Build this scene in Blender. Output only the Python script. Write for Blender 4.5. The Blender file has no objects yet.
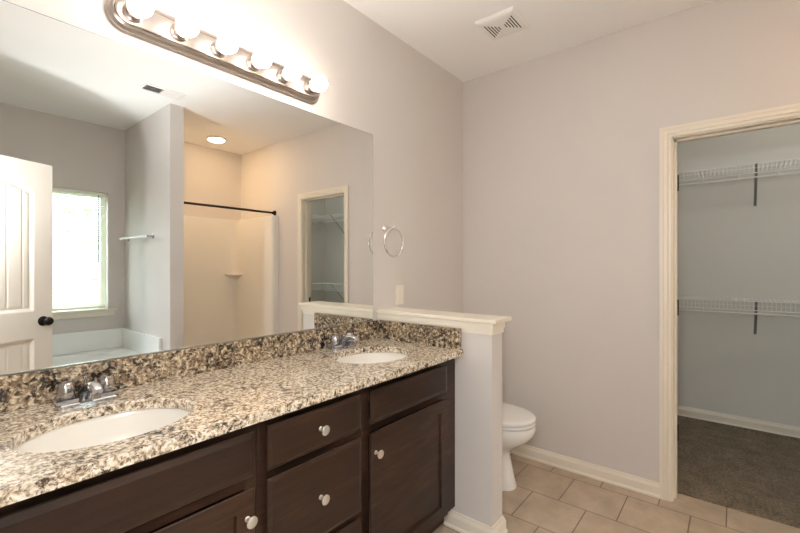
import bpy, bmesh, math, random
from mathutils import Vector, Matrix
PI = math.pi
sc = bpy.context.scene
COL = sc.collection

# ------------------------------------------------------------------ camera, world, lights
cam_d = bpy.data.cameras.new('camera'); cam = bpy.data.objects.new('camera', cam_d); COL.objects.link(cam)
cam_d.sensor_width = 36.0; cam_d.lens = 408.9 / 800 * 36.0; cam_d.clip_start = 0.02
cam.location = (0, 0, 1.321)
cam.rotation_euler = (PI / 2, 0, math.radians(39.26 - 90))
sc.camera = cam

sc.view_settings.view_transform = 'Standard'
sc.view_settings.look = 'None'
sc.view_settings.gamma = 1.0
sc.view_settings.use_curve_mapping = False
sc.view_settings.exposure = 0.84
sc.cycles.use_denoising = True
sc.cycles.max_bounces = 12
sc.cycles.diffuse_bounces = 6
sc.cycles.glossy_bounces = 6
sc.cycles.sample_clamp_indirect = 4.0
sc.cycles.blur_glossy = 0.6

world = bpy.data.worlds.new('sky'); sc.world = world; world.use_nodes = True
bgn = world.node_tree.nodes['Background']
bgn.inputs[0].default_value = (0.82, 0.94, 1.0, 1)
bgn.inputs[1].default_value = 6.5

def lamp(name, kind, loc, energy, color, size=0.1, rot=(0, 0, 0), size_y=None):
    d = bpy.data.lights.new(name, kind); d.energy = energy; d.color = color
    if kind == 'AREA':
        d.shape = 'RECTANGLE' if size_y else 'SQUARE'; d.size = size
        if size_y: d.size_y = size_y
    else:
        d.shadow_soft_size = size
    o = bpy.data.objects.new(name, d); COL.objects.link(o); o.location = loc; o.rotation_euler = rot
    return o
# the photographer's flash in the doorway, an added bedroom fill, and the daylight that enters through the window
lamp('camera_flash', 'POINT', (-0.06, 0.06, 1.62), 27.0, (0.97, 0.98, 1.0), 0.06)
fb = lamp('bounce_flash', 'SPOT', (-0.03, 0.12, 0.70), 230.0, (0.95, 0.98, 1.0), 0.12, (PI, 0, 0))
fb.data.spot_size = math.radians(105); fb.data.spot_blend = 1.0
lamp('bedroom_fill_lamp', 'AREA', (-0.72, 0.25, 2.20), 330.0, (0.95, 0.98, 1.0), 0.3, (PI, 0, 0))  # unseen fill lamp added beyond the doorway to brighten the room
lamp('closet_bulb', 'POINT', (3.12, -0.55, 2.62), 6.0, (1.0, 0.97, 0.88), 0.09)
portal = lamp('window_portal', 'AREA', (0.88, -1.86, 1.48), 1.0, (1, 1, 1), 0.95, (-PI / 2, 0, 0), 1.2)
portal.data.cycles.is_portal = True
BULB_STRENGTH = 16.0
SHOWER_GLOW = 100.0

# ------------------------------------------------------------------ materials
def srgb(r, g, b):
    f = lambda c: (c / 255 / 12.92) if c / 255 <= 0.04045 else ((c / 255 + 0.055) / 1.055) ** 2.4
    return (f(r), f(g), f(b), 1)
class NT:
    def __init__(s, name):
        s.m = bpy.data.materials.new(name); s.m.use_nodes = True
        s.t = s.m.node_tree; s.b = s.t.nodes['Principled BSDF']
    def n(s, typ, **kw):
        nd = s.t.nodes.new(typ)
        for k, v in kw.items():
            if k.startswith('i_'):
                key = k[2:]; key = int(key) if key.isdigit() else key.replace('_', ' ')
                nd.inputs[key].default_value = v
            else: setattr(nd, k, v)
        return nd
    def l(s, a, b): s.t.links.new(a, b)
    def ramp(s, fac, stops, interp='LINEAR'):
        r = s.t.nodes.new('ShaderNodeValToRGB'); r.color_ramp.interpolation = interp
        e = r.color_ramp.elements
        while len(e) > 1: e.remove(e[-1])
        e[0].position, e[0].color = stops[0]
        for p, c in stops[1:]:
            x = e.new(p); x.color = c
        s.l(fac, r.inputs[0]); return r
def mat(name, color, rough=0.5, metal=0.0, bump=0.0, bscale=80.0, var=0.0, vscale=4.0, coat=0.0, spec=0.5, detail=3.0):
    k = NT(name); b = k.b
    c = color if len(color) == 4 else (*color, 1)
    b.inputs['Base Color'].default_value = c
    b.inputs['Roughness'].default_value = rough; b.inputs['Metallic'].default_value = metal
    b.inputs['Coat Weight'].default_value = coat; b.inputs['Specular IOR Level'].default_value = spec
    tc = k.n('ShaderNodeTexCoord')
    if var > 0:
        nz = k.n('ShaderNodeTexNoise', i_Scale=vscale, i_Detail=4.0); k.l(tc.outputs['Object'], nz.inputs['Vector'])
        r = k.ramp(nz.outputs['Fac'], [(0.3, tuple(x * (1 - var) for x in c[:3]) + (1,)), (0.7, tuple(min(1, x * (1 + var)) for x in c[:3]) + (1,))])
        k.l(r.outputs[0], b.inputs['Base Color'])
    if bump > 0:
        nz = k.n('ShaderNodeTexNoise', i_Scale=bscale, i_Detail=detail); k.l(tc.outputs['Object'], nz.inputs['Vector'])
        bp = k.n('ShaderNodeBump', i_Strength=bump, i_Distance=0.002); k.l(nz.outputs['Fac'], bp.inputs['Height'])
        k.l(bp.outputs[0], b.inputs['Normal'])
    return k.m
def emit(name, color, strength, base=(0.9, 0.9, 0.9, 1)):
    k = NT(name); k.b.inputs['Base Color'].default_value = base
    k.b.inputs['Emission Color'].default_value = (*color, 1); k.b.inputs['Emission Strength'].default_value = strength
    k.b.inputs['Roughness'].default_value = 0.2
    return k.m

M = {}
M['wall'] = mat('greige_wall_paint', (0.63, 0.59, 0.562), 0.62, bump=0.06, bscale=160, var=0.012, vscale=1.5)
M['closet_wall'] = mat('closet_wall_paint', (0.66, 0.645, 0.605), 0.7, bump=0.06, bscale=160, var=0.012, vscale=1.5)
M['ceiling'] = mat('ceiling_paint', (0.90, 0.885, 0.87), 0.8, bump=0.06, bscale=120, var=0.01, vscale=1.5)
M['trim'] = mat('cream_trim_paint', (0.76, 0.70, 0.60), 0.38, var=0.01, vscale=6)
M['door'] = mat('cream_door_paint', (0.74, 0.69, 0.62), 0.42, bump=0.05, bscale=90, var=0.01, vscale=6)
M['chrome'] = mat('chrome', (0.50, 0.50, 0.52), 0.1, 1.0, var=0.02, vscale=20)
M['satin_chrome'] = mat('satin_chrome', (0.82, 0.80, 0.78), 0.22, 1.0, var=0.02, vscale=20)
M['nickel'] = mat('brushed_nickel', (0.40, 0.35, 0.32), 0.3, 1.0, bump=0.05, bscale=300, var=0.05, vscale=12)
M['knob'] = mat('satin_nickel', (0.80, 0.77, 0.72), 0.28, 0.85, var=0.02, vscale=30)
M['bronze'] = mat('oil_rubbed_bronze', (0.018, 0.014, 0.012), 0.35, 0.6, var=0.1, vscale=20)
M['porcelain'] = mat('white_porcelain', (0.83, 0.82, 0.80), 0.12, coat=0.4, var=0.006, vscale=5)
M['biscuit'] = mat('sink_porcelain', (0.80, 0.77, 0.71), 0.14, coat=0.4, var=0.006, vscale=5)
M['acrylic'] = mat('white_acrylic', (0.86, 0.87, 0.86), 0.2, coat=0.2, var=0.006, vscale=4)
M['fiberglass'] = mat('fiberglass_gelcoat', (0.82, 0.78, 0.72), 0.3, coat=0.1, var=0.006, vscale=4)
M['plastic'] = mat('ivory_plastic', (0.80, 0.75, 0.64), 0.35, var=0.005, vscale=20)
M['vent'] = mat('vent_enamel', (0.83, 0.81, 0.78), 0.4, var=0.006, vscale=20)
M['dark'] = mat('cavity_shade', (0.05, 0.045, 0.04), 0.8, var=0.05, vscale=30)  # dark colour painted for the shade inside vent slots and duct
M['wire'] = mat('coated_wire', (0.78, 0.78, 0.76), 0.4, var=0.01, vscale=20)
M['brace'] = mat('grey_steel', (0.24, 0.24, 0.24), 0.45, 0.2, var=0.03, vscale=30)
M['blind'] = mat('blind_vinyl', (0.84, 0.83, 0.74), 0.45, var=0.008, vscale=20)
def blind_mat():
    k = NT('blind_vinyl'); k.b.inputs['Base Color'].default_value = (0.84, 0.83, 0.74, 1); k.b.inputs['Roughness'].default_value = 0.45
    tl_ = k.n('ShaderNodeBsdfTranslucent'); tl_.inputs[0].default_value = (0.84, 0.84, 0.76, 1); mx = k.n('ShaderNodeMixShader'); mx.inputs[0].default_value = 0.45
    k.l(k.b.outputs[0], mx.inputs[1]); k.l(tl_.outputs[0], mx.inputs[2]); k.l(mx.outputs[0], k.t.nodes['Material Output'].inputs[0]); return k.m
M['slat'] = blind_mat()
M['bark'] = mat('bark', (0.26, 0.24, 0.22), 0.9, bump=0.5, bscale=30, var=0.2)
M['leaf'] = mat('leaf', (0.50, 0.58, 0.40), 0.6, var=0.3, vscale=3)
M['grass'] = mat('grass_ground', (0.18, 0.24, 0.10), 0.9, bump=0.5, bscale=20, var=0.3)
M['bulb'] = emit('lit_bulb', (1.0, 0.88, 0.74), BULB_STRENGTH)
M['dome'] = emit('lit_lens', (1.0, 0.68, 0.38), SHOWER_GLOW)

def wood():
    k = NT('espresso_maple'); b = k.b
    tc = k.n('ShaderNodeTexCoord'); mp = k.n('ShaderNodeMapping', i_Scale=(1.6, 14.0, 14.0)); k.l(tc.outputs['Object'], mp.inputs['Vector'])
    n1 = k.n('ShaderNodeTexNoise', i_Scale=3.0, i_Detail=6.0, i_Roughness=0.6); k.l(mp.outputs[0], n1.inputs['Vector'])
    n2 = k.n('ShaderNodeTexNoise', i_Scale=2.2, i_Detail=2.0); k.l(tc.outputs['Object'], n2.inputs['Vector'])
    mx = k.n('ShaderNodeMix'); mx.inputs[0].default_value = 0.5; k.l(n1.outputs['Fac'], mx.inputs[2]); k.l(n2.outputs['Fac'], mx.inputs[3])
    r = k.ramp(mx.outputs[0], [(0.36, (0.011, 0.0058, 0.0040, 1)), (0.52, (0.028, 0.0140, 0.0086, 1)), (0.68, (0.075, 0.035, 0.019, 1))])
    k.l(r.outputs[0], b.inputs['Base Color']); b.inputs['Roughness'].default_value = 0.3; b.inputs['Specular IOR Level'].default_value = 0.3
    bp = k.n('ShaderNodeBump', i_Strength=0.06, i_Distance=0.001); k.l(n1.outputs['Fac'], bp.inputs['Height']); k.l(bp.outputs[0], b.inputs['Normal'])
    return k.m
M['wood'] = wood()

def granite(name, base_stops, spot_t, scale, dark):
    k = NT(name); b = k.b
    tc = k.n('ShaderNodeTexCoord')
    wv = k.n('ShaderNodeTexNoise', i_Scale=22.0, i_Detail=3.0); k.l(tc.outputs['Object'], wv.inputs['Vector'])
    ad = k.n('ShaderNodeVectorMath', operation='MULTIPLY_ADD'); k.l(wv.outputs['Color'], ad.inputs[0]); ad.inputs[1].default_value = (0.03, 0.03, 0.03); k.l(tc.outputs['Object'], ad.inputs[2])
    n1 = k.n('ShaderNodeTexNoise', i_Scale=88.0 * scale, i_Detail=5.0, i_Roughness=0.65); k.l(ad.outputs[0], n1.inputs['Vector'])
    base = k.ramp(n1.outputs['Fac'], base_stops)
    n2 = k.n('ShaderNodeTexNoise', i_Scale=60.0 * scale, i_Detail=6.0, i_Roughness=0.75); k.l(ad.outputs[0], n2.inputs['Vector'])
    n4 = k.n('ShaderNodeTexNoise', i_Scale=11.0, i_Detail=3.0); k.l(tc.outputs['Object'], n4.inputs['Vector'])
    sm = k.n('ShaderNodeMath', operation='MULTIPLY_ADD'); k.l(n4.outputs['Fac'], sm.inputs[0]); sm.inputs[1].default_value = 0.35; k.l(n2.outputs['Fac'], sm.inputs[2])
    spot = k.ramp(sm.outputs[0], [(spot_t + 0.175 - 0.03, (1, 1, 1, 1)), (spot_t + 0.175 + 0.02, (0, 0, 0, 1))])
    m1 = k.n('ShaderNodeMix', data_type='RGBA'); k.l(spot.outputs[0], m1.inputs[0]); k.l(base.outputs[0], m1.inputs[6]); m1.inputs[7].default_value = dark
    v = k.n('ShaderNodeTexVoronoi', i_Scale=190.0); k.l(ad.outputs[0], v.inputs['Vector'])
    vr = k.ramp(v.outputs['Color'], [(0.80, (0, 0, 0, 1)), (0.84, (0.8, 0.8, 0.8, 1))])
    m2 = k.n('ShaderNodeMix', data_type='RGBA'); k.l(vr.outputs[0], m2.inputs[0]); k.l(m1.outputs[2], m2.inputs[6]); m2.inputs[7].default_value = srgb(120, 104, 88)
    k.l(m2.outputs[2], b.inputs['Base Color']); b.inputs['Roughness'].default_value = 0.14; b.inputs['Coat Weight'].default_value = 0.3; b.inputs['Coat Roughness'].default_value = 0.08
    return k.m
M['granite'] = granite('speckled_granite', [(0.33, srgb(84, 68, 56)), (0.42, srgb(146, 126, 104)), (0.50, srgb(200, 185, 163)), (0.60, srgb(230, 221, 207))], 0.425, 1.0, srgb(60, 48, 40))
M['shaded_splash_granite'] = granite('shaded_speckled_granite', [(0.33, srgb(56, 45, 37)), (0.43, srgb(106, 88, 70)), (0.52, srgb(152, 134, 110)), (0.62, srgb(200, 186, 162))], 0.465, 0.85, srgb(38, 31, 27))  # counter granite with the splash's darker shading painted in, plus larger blotches

def tile():
    k = NT('beige_floor_tile'); b = k.b
    geo = k.n('ShaderNodeNewGeometry'); sp = k.n('ShaderNodeSeparateXYZ'); k.l(geo.outputs['Position'], sp.inputs[0])
    w, hh = 0.295, 0.2985
    a1 = k.n('ShaderNodeMath', operation='ADD'); a1.inputs[1].default_value = -0.769 + 0.5 * w + 20 * w; k.l(sp.outputs['Y'], a1.inputs[0])
    a2 = k.n('ShaderNodeMath', operation='ADD'); a2.inputs[1].default_value = -2.353 + 20 * hh; k.l(sp.outputs['X'], a2.inputs[0])
    cb = k.n('ShaderNodeCombineXYZ'); k.l(a1.outputs[0], cb.inputs[0]); k.l(a2.outputs[0], cb.inputs[1])
    br = k.n('ShaderNodeTexBrick', offset=0.5, i_Scale=1.0, i_Mortar_Size=0.0032, i_Mortar_Smooth=0.15, i_Brick_Width=w, i_Row_Height=hh, i_Bias=0.0)
    br.inputs['Color1'].default_value = (0.40, 0.315, 0.235, 1); br.inputs['Color2'].default_value = (0.45, 0.36, 0.275, 1); br.inputs['Mortar'].default_value = (0.17, 0.125, 0.09, 1)
    k.l(cb.outputs[0], br.inputs['Vector'])
    nz = k.n('ShaderNodeTexNoise', i_Scale=7.0, i_Detail=6.0, i_Roughness=0.6); k.l(geo.outputs['Position'], nz.inputs['Vector'])
    rr = k.ramp(nz.outputs['Fac'], [(0.3, (0.80, 0.79, 0.77, 1)), (0.7, (1.12, 1.12, 1.12, 1))])
    mx = k.n('ShaderNodeMix', data_type='RGBA', blend_type='MULTIPLY'); mx.inputs[0].default_value = 1.0
    k.l(br.outputs['Color'], mx.inputs[6]); k.l(rr.outputs[0], mx.inputs[7]); k.l(mx.outputs[2], b.inputs['Base Color'])
    b.inputs['Roughness'].default_value = 0.4
    inv = k.n('ShaderNodeMath', operation='SUBTRACT'); inv.inputs[0].default_value = 1.0; k.l(br.outputs['Fac'], inv.inputs[1])
    bp = k.n('ShaderNodeBump', i_Strength=0.5, i_Distance=0.002); k.l(inv.outputs[0], bp.inputs['Height']); k.l(bp.outputs[0], b.inputs['Normal'])
    return k.m
M['tile'] = tile()

def carpet():
    k = NT('taupe_carpet'); b = k.b
    tc = k.n('ShaderNodeTexCoord')
    n1 = k.n('ShaderNodeTexNoise', i_Scale=75.0, i_Detail=4.0, i_Roughness=0.75); k.l(tc.outputs['Object'], n1.inputs['Vector'])
    n2 = k.n('ShaderNodeTexNoise', i_Scale=9.0, i_Detail=4.0, i_Roughness=0.6); k.l(tc.outputs['Object'], n2.inputs['Vector'])
    mx = k.n('ShaderNodeMix'); mx.inputs[0].default_value = 0.3; k.l(n1.outputs['Fac'], mx.inputs[2]); k.l(n2.outputs['Fac'], mx.inputs[3])
    r = k.ramp(mx.outputs[0], [(0.34, (0.090, 0.070, 0.049, 1)), (0.5, (0.21, 0.168, 0.122, 1)), (0.66, (0.34, 0.28, 0.205, 1))])
    k.l(r.outputs[0], b.inputs['Base Color']); b.inputs['Roughness'].default_value = 1.0; b.inputs['Specular IOR Level'].default_value = 0.05
    bp = k.n('ShaderNodeBump', i_Strength=1.0, i_Distance=0.012); k.l(n1.outputs['Fac'], bp.inputs['Height']); k.l(bp.outputs[0], b.inputs['Normal'])
    return k.m
M['carpet'] = carpet()

def mirror_mat():
    k = NT('silvered_glass'); k.b.inputs['Base Color'].default_value = (0.90, 0.915, 0.90, 1); k.b.inputs['Metallic'].default_value = 1.0; k.b.inputs['Roughness'].default_value = 0.0
    return k.m
M['mirror'] = mirror_mat()
M['mirror_edge'] = mat('mirror_edge', (0.16, 0.17, 0.165), 0.3, var=0.05, vscale=20)
def glass():
    k = NT('window_glass')
    out = k.t.nodes['Material Output']; tr = k.n('ShaderNodeBsdfTransparent'); gl = k.n('ShaderNodeBsdfGlossy', i_Roughness=0.02); mx = k.n('ShaderNodeMixShader'); mx.inputs[0].default_value = 0.05
    k.l(tr.outputs[0], mx.inputs[1]); k.l(gl.outputs[0], mx.inputs[2]); k.l(mx.outputs[0], out.inputs[0])
    return k.m
M['glass'] = glass()

# ------------------------------------------------------------------ mesh helpers (world coordinates)
def box(bm, x0, x1, y0, y1, z0, z1, mi=0):
    vs = [bm.verts.new(p) for p in [(x0, y0, z0), (x1, y0, z0), (x1, y1, z0), (x0, y1, z0), (x0, y0, z1), (x1, y0, z1), (x1, y1, z1), (x0, y1, z1)]]
    for q in [(0, 3, 2, 1), (4, 5, 6, 7), (0, 1, 5, 4), (1, 2, 6, 5), (2, 3, 7, 6), (3, 0, 4, 7)]:
        f = bm.faces.new([vs[i] for i in q]); f.material_index = mi
def frame_of(d):
    d = d.normalized(); a = Vector((0, 0, 1)) if abs(d.z) < 0.9 else Vector((1, 0, 0))
    u = d.cross(a).normalized(); return u, d.cross(u).normalized()
def loops(bm, rings, cap=True, closed=True):
    vr = [[bm.verts.new(p) for p in r] for r in rings]
    n = len(vr[0])
    for a, b in zip(vr, vr[1:]):
        for i in range(n if closed else n - 1):
            j = (i + 1) % n
            bm.faces.new((a[i], a[j], b[j], b[i]))
    if cap:
        bm.faces.new(list(reversed(vr[0]))); bm.faces.new(vr[-1])
    return vr
def tube(bm, pts, r, seg=10, cap=True):
    pts = [Vector(p) for p in pts]; rs = r if isinstance(r, (list, tuple)) else [r] * len(pts)
    rings = []; u = None
    for i, p in enumerate(pts):
        d = (pts[min(i + 1, len(pts) - 1)] - pts[max(i - 1, 0)]).normalized()
        if u is None: u, v = frame_of(d)
        else:
            u = (u - d * u.dot(d)).normalized(); v = d.cross(u)
        rings.append([p + (u * math.cos(2 * PI * k / seg) + v * math.sin(2 * PI * k / seg)) * rs[i] for k in range(seg)])
    loops(bm, rings, cap)
def lathe(bm, c, axis, prof, seg=24, sx=1.0, sy=1.0, u=None):
    """profile of (radius, height along the axis)"""
    c = Vector(c); a = Vector(axis).normalized()
    if u is None: u, v = frame_of(a)
    else: u = Vector(u); v = a.cross(u)
    rings = [[c + a * h + (u * math.cos(2 * PI * k / seg) * sx + v * math.sin(2 * PI * k / seg) * sy) * max(r, 1e-4) for k in range(seg)] for r, h in prof]
    loops(bm, rings, True)
def torus(bm, c, n, R, r, seg=40, s2=10):
    c = Vector(c); u, v = frame_of(Vector(n)); nn = Vector(n).normalized(); rings = []
    for i in range(seg):
        a = 2 * PI * i / seg; d = u * math.cos(a) + v * math.sin(a)
        rings.append([c + d * (R + r * math.cos(2 * PI * k / s2)) + nn * r * math.sin(2 * PI * k / s2) for k in range(s2)])
    loops(bm, rings + [rings[0]], False)
def sweep(bm, prof, path, outs, dvec):
    """profile (w, d) carried along path corners; w goes along outs[i], d along dvec"""
    dvec = Vector(dvec)
    rings = [[Vector(p) + Vector(o) * w + dvec * d for w, d in prof] for p, o in zip(path, outs)]
    loops(bm, rings, True)
def prism_y(bm, prof, y0, y1):      # profile in (x, z)
    loops(bm, [[(x, y0, z) for x, z in prof], [(x, y1, z) for x, z in prof]])
def prism_x(bm, prof, x0, x1):      # profile in (y, z)
    loops(bm, [[(x0, y, z) for y, z in prof], [(x1, y, z) for y, z in prof]])

ORG = {}
def worg(o): return ORG.get(o.name, Vector((0, 0, 0)))
def obj(name, bm, mats, parent=None, smooth=False, bevel=0.0, local=False, angle=35):
    bmesh.ops.remove_doubles(bm, verts=bm.verts, dist=1e-6)
    bmesh.ops.recalc_face_normals(bm, faces=bm.faces)
    co = [v.co for v in bm.verts]
    lo = Vector([min(c[i] for c in co) for i in range(3)]); hi = Vector([max(c[i] for c in co) for i in range(3)])
    org = Vector(((lo.x + hi.x) / 2, (lo.y + hi.y) / 2, lo.z))
    bmesh.ops.translate(bm, verts=bm.verts, vec=-org)
    me = bpy.data.meshes.new(name); bm.to_mesh(me); bm.free()
    for m in (mats if isinstance(mats, (list, tuple)) else [mats]): me.materials.append(M[m])
    o = bpy.data.objects.new(name, me); COL.objects.link(o)
    if smooth:
        me.shade_smooth() if hasattr(me, 'shade_smooth') else None
        for p in me.polygons: p.use_smooth = True
        me.set_sharp_from_angle(angle=math.radians(angle))
    if bevel:
        md = o.modifiers.new('bevel', 'BEVEL'); md.width = bevel; md.segments = 2; md.limit_method = 'ANGLE'; md.angle_limit = math.radians(40)
    ORG[o.name] = org
    if parent is not None:
        o.parent = parent; o.location = org if local and parent.type == 'EMPTY' else org - worg(parent)
    else: o.location = org
    return o
def thing(name, label, cat, loc, group=None, rotz=0.0, kind=None):
    o = bpy.data.objects.new(name, None); COL.objects.link(o); o.location = loc; o.rotation_euler = (0, 0, rotz); o.empty_display_size = 0.05
    ORG[o.name] = Vector(loc)
    tagit(o, label, cat, group, kind); return o
def tagit(o, label=None, cat=None, group=None, kind=None):
    if label: o['label'] = label
    if cat: o['category'] = cat
    if group: o['group'] = group
    if kind: o['kind'] = kind
    return o
def struct(name, bm, m, parent=None, **kw):
    o = obj(name, bm, m, parent, **kw)
    if parent is None: o['kind'] = 'structure'
    return o
def nb(): return bmesh.new()
def mk(fn):
    b = bmesh.new(); fn(b); return b
def boxm(*a): return mk(lambda b: box(b, *a))
def copytree(root, off):
    off = Vector(off)
    r = root.copy(); COL.objects.link(r); r.location = root.location + off
    ORG[r.name] = worg(root) + off
    def kids(src, dst):
        for ch in list(src.children):
            c = ch.copy(); COL.objects.link(c); c.parent = dst; ORG[c.name] = worg(ch) + off
            kids(ch, c)
    kids(root, r); return r

# ------------------------------------------------------------------ dimensions
XW, XB = -0.045, 2.752          # west wall (doorway) and east wall (closet) faces
YN, YS = 1.618, -1.717          # mirror wall, window wall faces
H = 2.743
T = 0.115
OY0, OY1, OZ = -0.40, 0.270, 2.048      # closet opening reveal
DY0, DY1, DZ = -0.215, 0.56, 2.05       # entry doorway
PX0, PX1, PYF = 1.489, 1.603, -0.585    # partition between tub and shower
YSH = -1.642                            # shower back wall
WX0, WX1, WZ0, WZ1 = 0.43, 1.342, 0.893, 2.066
CX1 = 4.372; CY0, CY1 = -1.93, 0.80     # closet
HX0, HX1, HY = 1.779, 1.894, 0.892      # half wall

# ------------------------------------------------------------------ room shell
b = nb(); box(b, XW - T, XB + 0.118, YS - 0.13, YN + T, -0.1, 0.0); fl = struct('floor', b, 'tile')
b = nb(); box(b, XB + 0.118, CX1 + T, CY0 - T, YN + T, -0.1, 0.008); struct('floor_closet', b, 'carpet')
b = nb(); box(b, XW - T, CX1 + T, CY0 - T, YN + T, H, H + 0.1); struct('ceiling', b, 'ceiling')
b = nb(); box(b, XW - T, CX1 + T, YN, YN + T, 0, H); struct('wall_north', b, 'wall')
b = nb()
box(b, XW - T, WX0, YS - 0.13, YS, 0, H); box(b, WX1, PX1, YS - 0.13, YS, 0, H); box(b, WX0, WX1, YS - 0.13, YS, 0, WZ0 - 0.02); box(b, WX0, WX1, YS - 0.13, YS, WZ1, H)
struct('wall_south', b, 'wall')
b = nb(); box(b, PX1, XB, YS - 0.13, YSH, 0, H); struct('wall_shower', b, 'wall')
b = nb()
box(b, XB, XB + T, OY1 + 0.006, YN, 0, H); box(b, XB, XB + T, YS - 0.13, OY0 - 0.006, 0, H); box(b, XB, XB + T, OY0 - 0.006, OY1 + 0.006, OZ + 0.006, H)
struct('wall_east', b, 'wall')
b = nb()
box(b, XW - T, XW, DY1 + 0.02, YN, 0, H); box(b, XW - T, XW, YS, DY0 - 0.02, 0, H); box(b, XW - T, XW, DY0 - 0.02, DY1 + 0.02, DZ + 0.02, H)
struct('wall_west', b, 'wall')
b = nb(); box(b, PX0, PX1, YS, PYF, 0, H); struct('wall_partition', b, 'wall')
# closet
b = nb(); box(b, CX1, CX1 + T, CY0 - T, CY1 + T, 0, H); struct('wall_closet_back', b, 'closet_wall')
b = nb(); box(b, XB + T, CX1, CY0 - T, CY0, 0, H); struct('wall_closet_south', b, 'closet_wall')
b = nb(); box(b, XB + T, CX1, CY1, CY1 + T, 0, H); struct('wall_closet_north', b, 'closet_wall')
# bedroom behind the doorway
b = nb(); box(b, -3.6, XW - T, -2.4, 2.4, -0.1, 0.0); struct('floor_bedroom', b, 'carpet')
b = nb(); box(b, -3.6, XW - T, -2.4, 2.4, H, H + 0.1); struct('ceiling_bedroom', b, 'ceiling')
b = nb(); box(b, -3.7, -3.6, -2.4, 2.4, 0, H); box(b, -3.6, XW - T, 2.4, 2.5, 0, H); box(b, -3.6, XW - T, -2.5, -2.4, 0, H)
box(b, XW - T - 0.02, XW - T, YN, 2.4, 0, H); box(b, XW - T - 0.02, XW - T, -2.4, YS, 0, H)
struct('wall_bedroom', b, 'wall')

# half wall with its cap
b = nb(); box(b, HX0, HX1, HY, YN, 0, 1.049); hw = struct('wall_half', b, 'wall')
b = nb(); box(b, 1.762, 1.944, 0.865, YN, 1.0495, 1.069); obj('cap', b, 'trim', hw, bevel=0.002)
b = nb()
for (o, z0, z1) in ((0.011, 1.018, 1.0495), (0.006, 0.995, 1.018)):
    box(b, HX0 - o, HX0, HY - o, YN, z0, z1); box(b, HX1, HX1 + o, HY - o, YN, z0, z1); box(b, HX0, HX1, HY - o, HY, z0, z1)
obj('apron', b, 'trim', hw)

# baseboards: profile (distance from the wall, height)
BP = [(0, 0), (0.020, 0), (0.020, 0.010), (0.014, 0.019), (0.014, 0.058), (0.0105, 0.068), (0.008, 0.072), (0.006, 0.083), (0, 0.083)]
def baseboard(name, pts, parent=None, hs=1.0):
    """along the floor points, wall on the left-hand side of travel"""
    b = nb(); P = [Vector((x, y, 0)) for x, y in pts]; outs = []
    for i in range(len(P)):
        ns = []
        if i > 0: d = (P[i] - P[i - 1]).normalized(); ns.append(Vector((d.y, -d.x, 0)))
        if i < len(P) - 1: d = (P[i + 1] - P[i]).normalized(); ns.append(Vector((d.y, -d.x, 0)))
        outs.append(ns[0] if len(ns) == 1 else (ns[0] + ns[1]) / (1 + ns[0].dot(ns[1])))
    loops(b, [[p + o * w + Vector((0, 0, z * hs)) for w, z in BP] for p, o in zip(P, outs)])
    return struct(name, b, 'trim', parent)
baseboard('baseboard_east', [(HX1, YN), (XB, YN), (XB, OY1 + 0.059)])
baseboard('baseboard_half_wall', [(HX0, 1.15), (HX0, HY), (HX1, HY), (HX1, YN - 0.022)])
baseboard('baseboard_closet', [(CX1 - 0.0, CY0), (CX1, CY1)][::-1], hs=1.05)
baseboard('baseboard_shower_side', [(XB, OY0 - 0.059), (XB, -0.82)])
baseboard('baseboard_partition', [(PX1 - 0.0, PYF), (PX0, PYF), (PX0, -0.745)])

# closet doorway trim: door_1
CASE = [(0, 0), (0, 0.008), (0.004, 0.0105), (0.015, 0.0115), (0.018, 0.0100), (0.021, 0.0140), (0.038, 0.0155), (0.0405, 0.0140), (0.043, 0.0168), (0.059, 0.0170), (0.059, 0)]
d1 = tagit(obj('door_1', mk(lambda b: (box(b, XB - 0.0, XB + 0.118, OY1 - 0.006, OY1 + 0.006, 0, OZ + 0.006), box(b, XB, XB + 0.118, OY0 - 0.006, OY0 + 0.006, 0, OZ + 0.006), box(b, XB, XB + 0.118, OY0 - 0.006, OY1 + 0.006, OZ - 0.006, OZ + 0.006))), 'trim'), kind='structure')
b = nb(); sweep(b, CASE, [(XB, OY1, 0), (XB, OY1, OZ), (XB, OY0, OZ), (XB, OY0, 0)], [(0, 1, 0), (0, 1, 1), (0, -1, 1), (0, -1, 0)], (-1, 0, 0)); obj('casing', b, 'trim', d1)
b = nb(); sweep(b, CASE, [(XB + 0.115, OY1, 0), (XB + 0.115, OY1, OZ), (XB + 0.115, OY0, OZ), (XB + 0.115, OY0, 0)], [(0, 1, 0), (0, 1, 1), (0, -1, 1), (0, -1, 0)], (1, 0, 0)); obj('casing', b, 'trim', d1)
b = nb(); box(b, XB + 0.045, XB + 0.078, OY1 - 0.017, OY1 - 0.006, 0, OZ - 0.006); box(b, XB + 0.045, XB + 0.078, OY0 + 0.006, OY0 + 0.017, 0, OZ - 0.006); box(b, XB + 0.045, XB + 0.078, OY0 + 0.006, OY1 - 0.006, OZ - 0.017, OZ - 0.006)
obj('door_stop', b, 'trim', d1)
for z in (1.807, 1.082, 0.355):
    b = nb(); box(b, XB + 0.079, XB + 0.112, OY1 - 0.0085, OY1 - 0.006, z - 0.045, z + 0.045); tube(b, [(XB + 0.117, OY1 - 0.013, z - 0.046), (XB + 0.117, OY1 - 0.013, z + 0.046)], 0.0078, 10); obj('hinge', b, 'bronze', d1)
b = nb(); box(b, XB + 0.080, XB + 0.108, OY0 + 0.006, OY0 + 0.008, 0.925, 0.985); obj('strike_plate', b, 'bronze', d1)

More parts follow.
